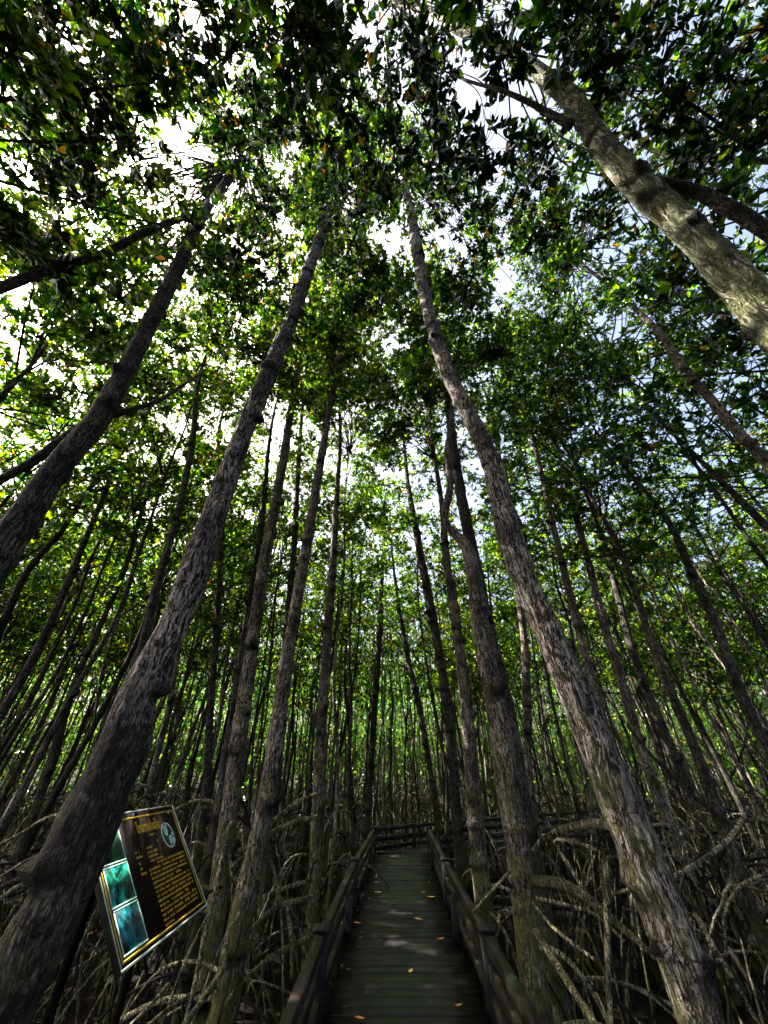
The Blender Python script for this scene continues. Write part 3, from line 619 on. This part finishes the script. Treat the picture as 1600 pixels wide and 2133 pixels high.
def field(x0, x1, y0, y1, t0, t1, n, r0, r1, sd_):
    rg = random.Random(sd_); out = []
    for _ in range(n):
        x, y = rg.uniform(x0, x1), rg.uniform(y0, y1)
        if any(math.hypot(x - gx, y - gy) < gr * .8 for gx, gy, gr in [(600, 590, 40), (825, 530, 42), (1170, 620, 60), (300, 430, 42), (530, 440, 34), (715, 955, 26), (385, 985, 34), (110, 880, 34)]): continue
        out.append((sp(x, y, rg.uniform(t0, t1)), rg.uniform(r0, r1)))
    return out
leaf_spray(tQ, bQ, PQ[-1, :3], field(60, 560, 300, 800, 5.5, 8.0, 62, .3, .5, 1), per=18, L=.16, lm=M_LEAF)
leaf_spray(tQ, bQ, PQ[-2, :3], field(-60, 260, 250, 880, 4.6, 6.6, 34, .3, .5, 2), per=18, L=.16, lm=M_LEAF)
leaf_spray(tA, bA, PA[-1, :3], field(440, 820, 340, 840, 6.5, 8.5, 44, .35, .55, 3), per=22, L=.16, lm=M_LEAF)
leaf_spray(tB, bB, PB[-1, :3], field(780, 1180, 300, 840, 6.5, 8.5, 38, .35, .55, 4), per=22, L=.16, lm=M_LEAF)
leaf_spray(tM, bM_, PM[-1, :3], field(1130, 1600, 200, 800, 6.0, 8.0, 34, .35, .5, 5), per=18, L=.15, lm=M_LEAF)
t3, b3 = tb(5 + 2); t6, b6 = tb(5 + 6)
for tt, bb, px_ in ((trees[8], np.array(trees[8].location), 720), (trees[12], np.array(trees[12].location), 870)):
    leaf_spray(tt, bb, bb + np.array([0, 0, 9.0]), field(px_ - 100, px_ + 100, 720, 1130, 8.5, 11, 24, .4, .65, px_), per=20, L=.17, lm=M_LEAF)

# ------------------------------------------------------------ the rest of the stand, each tree its own
GTR = []
for k in range(9):
    rg = random.Random(k + 900); H = rg.uniform(9.0, 11.5); r0 = [.036, .055, .045, .062, .032, .048, .070, .04, .05][k]; x = y = 0; P = []
    for u in np.linspace(0, 1, 11):
        P.append([x, y, u * H - .1, r0 * (1 - .72 * u)]); x += rg.uniform(-.13, .13); y += rg.uniform(-.13, .13)
    mb = Multi(); mb.add(*tube(P, 12, .08, .14, 10, 2.2, k + 70))
    for q in range(rg.choice([4, 5, 6])):
        i = rg.randrange(2, 9); a = rg.uniform(0, 6.28); s = P[i]; l = rg.uniform(.8, 2.2)
        mb.add(*tube([[s[0], s[1], s[2], .015], [s[0] + math.cos(a) * l * .35, s[1] + math.sin(a) * l * .35, s[2] + l * .45, .011], [s[0] + math.cos(a) * l * .6, s[1] + math.sin(a) * l * .6, s[2] + l * 1.1, .005]], 6, .12))
    o = mb.obj('trunk', M_STEM); COL.objects.unlink(o); GTR.append((o.data, H, P))
GAPS = [(600, 590, 45), (825, 530, 60), (1170, 620, 80), (700, 760, 40), (300, 430, 45), (385, 985, 60), (715, 955, 50), (530, 440, 40), (110, 880, 55), (450, 900, 30), (1215, 1150, 25), (900, 930, 35), (1290, 810, 30)]
def gap_hit(x, y, z, k, sc):
    for dz in (1.0, 2.4, 3.8):
        q = proj((x, y, z + dz * sc))
        if not q: continue
        cr = .8 * sc * F_PX / q[2]
        for gx, gy, gr in GAPS:
            if math.hypot(q[0] - gx, q[1] - gy) < gr * .9 + cr * .55: return True
    return False
placed = list(TREEPOS); nfill = 0; tries = 0; CAP = 272
def region(x, y):
    a = math.degrees(math.atan2(x, y)); r = math.hypot(x, y)
    if r < 9 or y < 3: return None
    far = r > 15
    if a < -22: return ('slender mangrove far back in the stand on the left' if far else 'slender mangrove in the front rows on the left'), ('thin mangroves far back on the left' if far else 'thin mangroves in the front rows on the left')
    if a < 12: return ('slender mangrove far back beyond the bend of the boardwalk' if far else 'slender mangrove in the middle rows beside the boardwalk'), ('thin mangroves far back beyond the bend' if far else 'thin mangroves in the middle rows beside the boardwalk')
    return ('slender mangrove far back in the stand on the right' if far else 'slender mangrove in the front rows on the right'), ('thin mangroves far back on the right' if far else 'thin mangroves in the front rows on the right')
OVER = [(-2.2, -3.4), (2.9, -3.8), (-6.2, -.5), (6.4, .2), (-7.4, 2), (7.6, 2.8),(-3.6, .4), (3.9, .6), (-4.6, 3.0), (4.8, 2.0), (-2.7, -1.3), (1.9, -1.9), (-.8, -2.3), (-5.6, 5.0), (5.4, 4.4), (3.4, -1.6), (-4.4, -1.0)]
cand = [(x, y, True) for x, y in OVER]
while nfill < CAP and tries < 60000:
    tries += 1
    if cand: x, y, ov = cand.pop(0)
    else:
        ov = False
        r = math.sqrt(rng.uniform(6.0 ** 2, 23.0 ** 2)); a = R(rng.uniform(-60, 60)); x, y = math.sin(a) * r, math.cos(a) * r
        if r < 7.5 and abs(x - .2) < 3.6: continue
        if near_deck(x, y, .12): continue
        if min((x - px) ** 2 + (y - py) ** 2 for px, py in placed) < .62 ** 2: continue
    k = rng.randrange(9); sc = rng.uniform(.88, 1.12); me, H, P = GTR[k]; rz = rng.uniform(0, 6.28); ck = rng.randrange(7); rd_ = math.hypot(x, y); ck += 0 if (rd_ < 4.0 and x < 3) else (7 if rd_ < 10 and -4.5 < x < 4.5 else 14); cs = rng.uniform(.9, 1.3)
    top = H * sc * (rng.uniform(.50, .64) if math.hypot(x, y) < 11 else rng.uniform(.42, .60))
    hit = gap_hit(x, y, top, ck, cs)
    if hit and not ov and rng.random() < .12: continue
    lab = region(x, y)
    if ov: lab = ('slender mangrove whose leaves close the canopy overhead, near the picture edge', 'thin mangroves around the camera')
    elif lab is None: lab = ('slender mangrove standing among the nearest thick trunks', 'thin mangroves among the nearest trunks')
    t = empty('mangrove_tree', (x, y, 0), lab[0], 'tree', lab[1], rz)
    t.rotation_euler = (R(rng.uniform(-2.5, 2.5)), R(rng.uniform(-2.5, 2.5)), rz)
    child('trunk', me, t, (0, 0, 0), 0, sc)
    i = 7; loc = (P[i][0] * sc, P[i][1] * sc, top)
    child('crown', CROWNS[ck][0], t, loc, rz * 2, cs); child('branches', CROWNS[ck][1], t, loc, rz * 2, cs)
    if not ov:
        if math.hypot(x, y) < 10: add_roots(t, 7)
        if near_deck(x, y, 1.25): add_roots(t, 6, (.5, .8))
        else: child('prop_roots', ROOTSETS[rng.randrange(6)], t, (0, 0, 0), rng.uniform(0, 6.28), rng.uniform(.8, 1.15))
    placed.append((x, y)); nfill += 1

# ------------------------------------------------------------ woodland beyond: one mass
def woodland():
    LC = []; LD = []; RV = Multi(); rg = random.Random(5)
    for i in range(1250):
        r = math.sqrt(rg.uniform(22.5 ** 2, 40 ** 2)); a = R(rg.uniform(-62, 62)); x, y = math.sin(a) * r, math.cos(a) * r
        H = rg.uniform(8, 12); rr = rg.uniform(.02, .05); pts = []; px, py = x, y
        for u in (0, .3, .6, 1): pts.append([px, py, u * H - .1, rr * (1 - .6 * u)]); px += rg.uniform(-.3, .3); py += rg.uniform(-.3, .3)
        V, Fq, A = tube(pts, 5, 1.2, cap=False); RV.add(V, Fq, A)
        for q in range(5 if r < 34 else 2): V, Fq, A = tube([[p[0] + x, p[1] + y, p[2], p[3]] for p in root_path(rg.uniform(.4, 1.4), rg.uniform(.5, 1.4), rg.uniform(0, 6.28), .022, rg)], 3, .5, cap=False); RV.add(V, Fq, A)
        m = 24; c = np.array([x, y, H * .76]); d = nrg.normal(size=(m, 3)) * np.array([1.0, 1.0, H * .14]); LC.append(c + d); LD.append(d + np.array([0, 0, 1.5]))
        # leafy growth low between the stems, thickest along the outer edge of the stand
        m2 = 6 if r < 31 else 46; c = np.array([x, y, rg.uniform(2.0, 4.6) if r < 31 else rg.uniform(1.2, 5.5)]); d = nrg.normal(size=(m2, 3)) * np.array([.8, .8, 1.3]); q = c + d; q[:, 2] = np.abs(q[:, 2]) + .2; LC.append(q); LD.append(d + np.array([0, 0, 1.5]))
    V1 = np.vstack(RV.V); F1 = np.vstack(RV.F); V2, F2, mi = whorls(np.vstack(LC), np.vstack(LD), .25, 6, .01)
    o = mesh_obj('distant_woodland', np.vstack([V1, V2]), np.vstack([F1, F2 + len(V1)]), [M_LEAFY, M_YLEAF, M_STEM], smooth=False, matidx=np.concatenate([np.full(len(F1), 2), mi]))
    o['kind'] = 'stuff'; tag(o, 'distant mangrove woodland filling the background between the trunks', 'woodland')
woodland()

# ------------------------------------------------------------ boardwalk
ZD = .70
def lerp_line(Lp, y):
    for (x0, y0), (x1, y1) in zip(Lp, Lp[1:]):
        if y0 <= y <= y1: return x0 + (x1 - x0) * (y - y0) / (y1 - y0)
    return Lp[-1][0]
bw = empty('boardwalk', (.2, 5, 0), 'weathered dark plank boardwalk running straight ahead, then bending right', 'boardwalk')
bo = np.array([.2, 5, 0])
dk = Multi(); y = -1.4
def plank(mb, a, b, wd, z, th=.035):
    a = np.array([a[0], a[1], z - th / 2]); b = np.array([b[0], b[1], z - th / 2 + rng.uniform(-.003, .003)]); V, Fq = beam(a - bo, b - bo, wd, th, .004); mb.add(V, Fq)
while y < 10.95:
    wd = rng.uniform(.135, .155)
    plank(dk, (lerp_line(DECK_L, y) + rng.uniform(-.01, .01), y), (lerp_line(DECK_R, y) + rng.uniform(-.01, .01), y + rng.uniform(-.004, .004)), wd - .010, ZD + rng.uniform(-.004, .004)); y += wd
# bend: planks fan from the inner corner to the far railing
N = 70
def along(Lp, u):
    s = u * (len(Lp) - 1); i = min(int(s), len(Lp) - 2); f = s - i; return (Lp[i][0] + (Lp[i + 1][0] - Lp[i][0]) * f, Lp[i][1] + (Lp[i + 1][1] - Lp[i][1]) * f)
for i in range(N):
    a = along(FAR, (i + .5) / N); b = along(NEARR, (i + .5) / N); plank(dk, (a[0], a[1] - .1), b, .132, ZD + rng.uniform(-.004, .004) - .002)
dk.obj('deck', M_DECK, bw, smooth=False)
st = Multi()
for Lp, s in ((DECK_L, .12), (DECK_R, -.12)):
    for (x0, y0), (x1, y1) in zip(Lp, Lp[1:]):
        V, Fq = beam(np.array([x0 + s, y0, ZD - .105]) - bo, np.array([x1 + s, y1, ZD - .105]) - bo, .07, .13); st.add(V, Fq)
st.obj('joists', M_POST, bw, smooth=False)
for (x, y) in [(-.4, 4.6), (.76, 4.6), (-.34, 7.5), (.8, 7.5), (-.12, 10.8), (.9, 10.8), (-.42, 1.8), (.72, 1.8)]:
    m_ = Multi(); V, Fq = beam(np.array([x, y + .12, -.3]) - bo, np.array([x, y + .12, ZD - .18]) - bo, .11, .11); m_.add(V, Fq); m_.obj('pile', M_POST, bw, smooth=False)

def railing(line, label, side, mid_posts, hr=.42, ends=(True, True), postsat=None, pw=.115, cap=True):
    o = np.array([line[0][0], line[0][1], ZD]); t = empty('wooden_railing', tuple(o), label, 'railing')
    def part(name, a, b, wd, ht, mat):
        m_ = Multi(); V, Fq = beam(np.array(a) - o, np.array(b) - o, wd, ht); m_.add(V, Fq); return m_.obj(name, mat, t, smooth=False)
    top = ZD + hr
    for i, (x, y) in enumerate(line):
        if (i == 0 and not ends[0]): continue
        ph = top + .0
        p = part('post', (x, y, -.25), (x, y, ph), pw, pw, M_POST)
        if cap: m_ = Multi(); V, Fq = beam(np.array([x, y, ph + .002]) - o, np.array([x, y, ph + .022]) - o, pw + .035, pw + .035); m_.add(V, Fq); m_.obj('post_cap', M_RAIL, p, smooth=False)
    for (x0, y0), (x1, y1) in zip(line, line[1:]):
        d = np.array([x1 - x0, y1 - y0]); d /= np.linalg.norm(d); e = pw / 2 + .003
        a = (x0 + d[0] * e, y0 + d[1] * e); b = (x1 - d[0] * e, y1 - d[1] * e)
        part('top_rail', (*a, top - .045), (*b, top - .045), .075, .075, M_RAIL)
        part('middle_rail', (*a, ZD + .20), (*b, ZD + .20), .045, .09, M_RAIL)
        part('kerb_rail', (*a, ZD + .05), (*b, ZD + .05), .07, .07, M_RAIL)
        for q in range(mid_posts):
            u = (q + 1) / (mid_posts + 1); x = x0 + (x1 - x0) * u; y = y0 + (y1 - y0) * u
            part('baluster', (x + side * .09, y, ZD - .12), (x + side * .09, y, top - .09), .07, .07, M_POST)
    return t
LP = [(-.56, 1.2), (-.54, 4.6), (-.45, 7.5), (-.24, 11.1)]
RP = [(.80, 1.2), (.885, 4.6), (.94, 7.5), (1.06, 11.1)]
railing(LP, 'dark timber handrail along the left side of the boardwalk', 1, 1)
railing(RP, 'dark timber handrail along the right side of the boardwalk', -1, 1)
def dens(L0, s):
    out = [L0[0]]
    for a, b in zip(L0, L0[1:]):
        n = max(1, round(math.hypot(b[0] - a[0], b[1] - a[1]) / s)); out += [(a[0] + (b[0] - a[0]) * i / n, a[1] + (b[1] - a[1]) * i / n) for i in range(1, n + 1)]
    return out
railing([(x, y + .06) for x, y in dens(FAR, 1.25)], 'low three-bar timber railing across the far side of the bend', 1, 0, ends=(False, True), pw=.09, cap=False)
railing([(1.30, 11.22)] + dens(NEARR, 1.7)[2:], 'timber railing on the inner side of the bend, leading off to the right', 1, 0, ends=(False, True), pw=.09, cap=False)

# ------------------------------------------------------------ fallen leaves
def fallen(px, py, z, mat, label, L=.1, rz=0, curl=.25, tilt=0.0):
    p = at_z(px, py, z); nn = 7; V = []; Fq = []
    for i in range(nn):
        u = i / (nn - 1); wd = math.sin(PI * min(.98, max(.03, u)) ** .85) * L * .23; x = (u - .5) * L
        zc = curl * L * (u - .5) ** 2 * 2
        V += [(x, -wd, zc + wd * .5 + .004), (x, 0, zc + .003), (x, wd, zc + wd * .45 + .004)]
    for i in range(nn - 1):
        for j in (0, 1): Fq.append((i * 3 + j, i * 3 + j + 1, i * 3 + j + 4, i * 3 + j + 3))
    V = np.array(V); nb = len(V); V = np.vstack([V, V - [0, 0, .0015]]); Fq = Fq + [tuple(nb + q for q in f[::-1]) for f in Fq]
    o = mesh_obj('fallen_leaf', V, Fq, mat); o.location = (p[0], p[1], z + .006); o.rotation_euler = (tilt, 0, rz)
    tag(o, label, 'leaf', 'fallen leaves')
for (px, py, m_, lab, L, rz) in [
    (745, 1842, M_FALLEN, 'orange curled leaf on the planks near the left rail, halfway along', .12, .9),
    (784, 1840, M_FALLENP, 'pale leaf on the planks right beside the orange one halfway along', .09, .2),
    (787, 1862, M_FALLENP, 'pale cream leaf just below the pair halfway along the boardwalk', .11, -.3),
    (881, 1862, M_FALLENP, 'small pale leaf near the right rail, halfway along', .09, .7),
    (898, 1872, M_FALLENY, 'yellow leaf at the foot of the right rail, halfway along', .12, .1),
    (855, 1906, M_FALLENP, 'tiny buff leaf above the large yellow one', .06, .4),
    (872, 1919, M_FALLENY, 'large yellow leaf right of centre on the planks', .12, -.5),
    (745, 1927, M_FALLEN, 'bright orange-red leaf at the left edge of the planks', .11, .0),
    (918, 1961, M_FALLEN, 'orange leaf against the right handrail post', .11, .6),
    (856, 2028, M_FALLENY, 'yellow-orange leaf lying lengthwise in the dark foreground', .085, 1.2),
    (726, 2023, M_FALLENP, 'speck of a pale leaf at the left edge in the foreground', .035, .3),
    (750, 2128, M_FALLEN, 'orange leaf at the bottom edge of the picture', .085, -.2),
    (893, 1840, M_FALLEN, 'reddish leaf in the shade of the right rail, farthest of the right-hand ones', .09, 1.4),
    (822, 1787, M_FALLENP, 'faint leaf at the far end of the straight deck', .12, .1),
    (956, 2100, M_FALLEN, 'dull orange leaf by the right rail at the bottom', .07, .5)]:
    fallen(px, py, ZD + .004, m_, lab, L, rz)
for (px, py, m_, lab, L, rz) in [(186, 1950, M_FALLEN, 'orange leaf on the mud left of the board', .22, 1.3), (1524, 1962, M_FALLENY, 'small yellow leaf on the mud at the right', .12, .4), (531, 1962, M_FALLEN, 'small orange leaf among the roots left of the boardwalk', .15, .8),
    (673, 1864, M_FALLEN, 'orange leaf caught behind the left handrail', .16, .9), (383, 2020, M_FALLEN, 'brown-orange leaf on the mud below the board', .2, .7)]:
    fallen(px, py, .05, m_, lab, L, rz)

# ------------------------------------------------------------ information board
SW, SH = 1.10, .74
az, el, tw = -0.02052874, -0.00466078, -0.67619694
a_ = np.array([math.sin(az) * math.cos(el), math.cos(az) * math.cos(el), math.sin(el)]); s_ = np.cross(a_, [0, 0, 1.]); s_ /= np.linalg.norm(s_); n_ = np.cross(s_, a_)
b_ = math.cos(tw) * n_ + math.sin(tw) * s_
TR = np.array([-1.7776368, 3.82508911, -0.24500681 + CAMZ]); TL = TR - a_ * SW
nor = np.cross(a_, b_)
if nor[0] < 0: nor = -nor
foot = (TL + a_ * SW / 2 - b_ * SH / 2); so_ = np.array([foot[0] - .05, foot[1], 0.0])
sign = empty('information_board', tuple(so_), 'tilted brown information board with three teal photos, yellow text and a round emblem', 'sign')
def SP(u, v, d=0.0): return TL + a_ * (u * SW) - b_ * (v * SH) + nor * d - so_
def sbox(name, u0, u1, v0, v1, d0, d1, mat, parent=sign):
    V = [SP(u, v, d) for u in (u0, u1) for v in (v0, v1) for d in (d0, d1)]
    return mesh_obj(name, V, BOXF, mat, parent, smooth=False)
M_BOARD = plain('board_brown', (.010, .0035, .002), .7, .12); M_BLACK = plain('post_black', (.006, .005, .004), .9, .03); M_EDGE = plain('board_edge', (.045, .045, .03), .8, .1); M_CREAM = plain('board_cream', (.62, .68, .52), .5); M_YEL = plain('board_yellow', (.85, .50, .02), .45); M_MINT = plain('board_mint', (.55, .85, .70), .5)
board = sbox('board', 0, 1, 0, 1, -.022, 0, M_BOARD)
e = .004
for u0, u1, v0, v1 in ((0, 1, 0, .014), (0, 1, .986, 1), (0, .010, .0141, .9859), (.990, 1, .0141, .9859)): sbox('border', u0, u1, v0, v1, .0003, .005, M_CREAM, board)
for u0, u1, v0, v1 in ((-e, 0, -e, 1 + e), (1, 1 + e, -e, 1 + e), (0, 1, -e, 0), (0, 1, 1, 1 + e)): sbox('edge_strip', u0, u1, v0, v1, -.024, .0045, M_EDGE, board)
for u0, u1, v0, v1 in ((.035, .965, .052, .066), (.035, .965, .948, .962), (.026, .0345, .052, .962), (.9655, .973, .052, .962)): sbox('yellow_line', u0, u1, v0, v1, .0, .002, M_YEL, board)
def pic_mat(name, seed, c):
    m, t, b = newmat(name); L = t.links.new; tc = node(t, 'ShaderNodeTexCoord'); mp = node(t, 'ShaderNodeMapping'); mp.inputs['Location'].default_value = (seed, seed * 2, 0); mp.inputs['Scale'].default_value = (9, 9, 5); L(tc.outputs['Object'], mp.inputs[0])
    n = node(t, 'ShaderNodeTexNoise', Scale=1.3, Detail=8.0, Roughness=.7, Distortion=.6); L(mp.outputs[0], n.inputs['Vector'])
    r = ramp(t, n.outputs['Fac'], [(.45, (.001, .004, .003)), (.54, tuple(x * .35 for x in c)), (.62, c), (.76, (.5, .8, .85))]); L(r.outputs[0], b.inputs['Base Color']); b.inputs['Roughness'].default_value = .3
    return m
for i, (v0, v1, c) in enumerate([(.125, .36, (.005, .22, .05)), (.392, .64, (.0, .62, .42)), (.672, .925, (.015, .28, .34))]):
    fr = sbox('photo', .052, .255, v0, v1, .0005, .0025, pic_mat('photo_print_%s' % 'abc'[i], i * 3.1, c), board)
    tk = .012
    for u0, u1, w0, w1 in ((.045, .262, v0 - tk, v0), (.045, .262, v1, v1 + tk), (.045, .052, v0 + .0002, v1 - .0002), (.255, .262, v0 + .0002, v1 - .0002)): sbox('photo_frame', u0, u1, w0, w1, .0004, .004, M_MINT, fr)
# round emblem: ring and pale seedling shapes
def ringm(u, v, r0, r1, d, mat, name, n=40):
    V = []; Fq = []
    for i in range(n):
        a = i / n * 2 * PI
        for rr, dd in ((r0, 0), (r1, 0), (r1, d), (r0, d)): V.append(SP(u, v, dd + .0005) + a_ * math.cos(a) * rr + b_ * math.sin(a) * rr)
    for i in range(n):
        j = (i + 1) % n
        for k in range(4): Fq.append((i * 4 + k, i * 4 + (k + 1) % 4, j * 4 + (k + 1) % 4, j * 4 + k))
    return mesh_obj(name, V, Fq, mat, board, smooth=False)
ringm(.80, .285, .078, .090, .003, M_CREAM, 'emblem_ring')
ringm(.80, .285, .001, .0778, .001, plain('emblem_ground', (.004, .03, .018), .4), 'emblem_disc')
def stroke(parent, uv, wdt, mat, name, d=.003):
    mb = Multi(); pts = [SP(u, v, d) for u, v in uv]; V, Fq, A = tube([[*p, wdt] for p in pts], 6, .004); mb.add(V, Fq, A); return mb.obj(name, mat, parent)
for uv in ([(.770, .20), (.762, .26), (.775, .285), (.79, .25), (.795, .19)], [(.805, .375), (.80, .32), (.815, .295), (.83, .32), (.835, .37)], [(.85, .27), (.855, .30)], [(.845, .33), (.86, .36)]):
    stroke(board, uv, .006, M_MINT, 'emblem_mark')
# title (Thai letters) and lines of illegible small type
def text_mesh(body, size, u, v, mat, name, sx=1.0):
    cu = bpy.data.curves.new(name, 'FONT'); cu.body = body; cu.size = size; cu.extrude = .0008; cu.align_x = 'CENTER'; cu.align_y = 'CENTER'; cu.resolution_u = 3; cu.offset = .0012
    o = bpy.data.objects.new(name, cu); COL.objects.link(o); dg = bpy.context.evaluated_depsgraph_get(); me = bpy.data.meshes.new_from_object(o.evaluated_get(dg)); COL.objects.unlink(o)
    me.materials.clear(); me.materials.append(mat); p = bpy.data.objects.new(name, me); COL.objects.link(p); p.parent = board
    c = SP(u, v, .003); M = Matrix([[a_[0] * sx, b_[0], nor[0], c[0]], [a_[1] * sx, b_[1], nor[1], c[1]], [a_[2] * sx, b_[2], nor[2], c[2]], [0, 0, 0, 1]]); p.matrix_parent_inverse = Matrix.Identity(4); p.matrix_basis = M
    return p
text_mesh('โกงกางใบเล็ก', .088, .585, .165, M_YEL, 'title', .66)
def scribble(u0, u1, v, h, name='text_line'):
    V = []; Fq = []; u = u0
    while u < u1:
        L = min(rng.uniform(.008, .02), u1 - u)
        if rng.random() < .88 or not V:
            for (uu0, uu1, vv0, vv1) in [(u, u + L * .25, v - h, v + h * .8), (u, u + L * .85, v + h * .35, v + h), (u + L * .62, u + L * .9, v - h * rng.uniform(.2, 1.5), v + h)][: rng.choice([2, 3, 3])]:
                k = len(V); V += [SP(a, b, .0015) for a, b in ((uu0, vv0), (uu1, vv0), (uu1, vv1), (uu0, vv1))]; Fq.append((k, k + 1, k + 2, k + 3))
        u += L * 1.05
    return mesh_obj(name, V, Fq, M_YEL, board, smooth=False)
scribble(.57, .66, .235, .010); scribble(.63, .655, .30, .010)
for u0, u1, v in ((.49, .56, .335), (.49, .61, .375), (.49, .60, .41), (.36, .41, .345), (.36, .43, .385), (.37, .39, .435), (.37, .40, .475), (.36, .42, .515), (.50, .66, .445)): scribble(u0, u1, v, .009)
for i in range(13): scribble(.455 if i else .56, .93 - (.1 if i in (4, 9) else 0), .475 + i * .0345, .0088)
scribble(.455, .56, .475 + 13 * .0345, .0088)
M_SCREW = plain('screw_metal', (.75, .6, .7), .25)
for u, v in ((.45, .035), (.90, .075)): ringm(u, v, .0005, .009, .006, M_SCREW, 'screw', 12)
for u in (.15, .85):
    c = SP(u, .5, -.05); m_ = Multi(); V, Fq = beam(np.array([c[0] - .10, c[1], -.2]), np.array([c[0] - .10, c[1], c[2] + .02]), .04, .04); m_.add(V, Fq); m_.obj('post', M_BLACK, sign, smooth=False)
print('fill trees', nfill, 'tries', tries, 'objects', len(COL.objects))
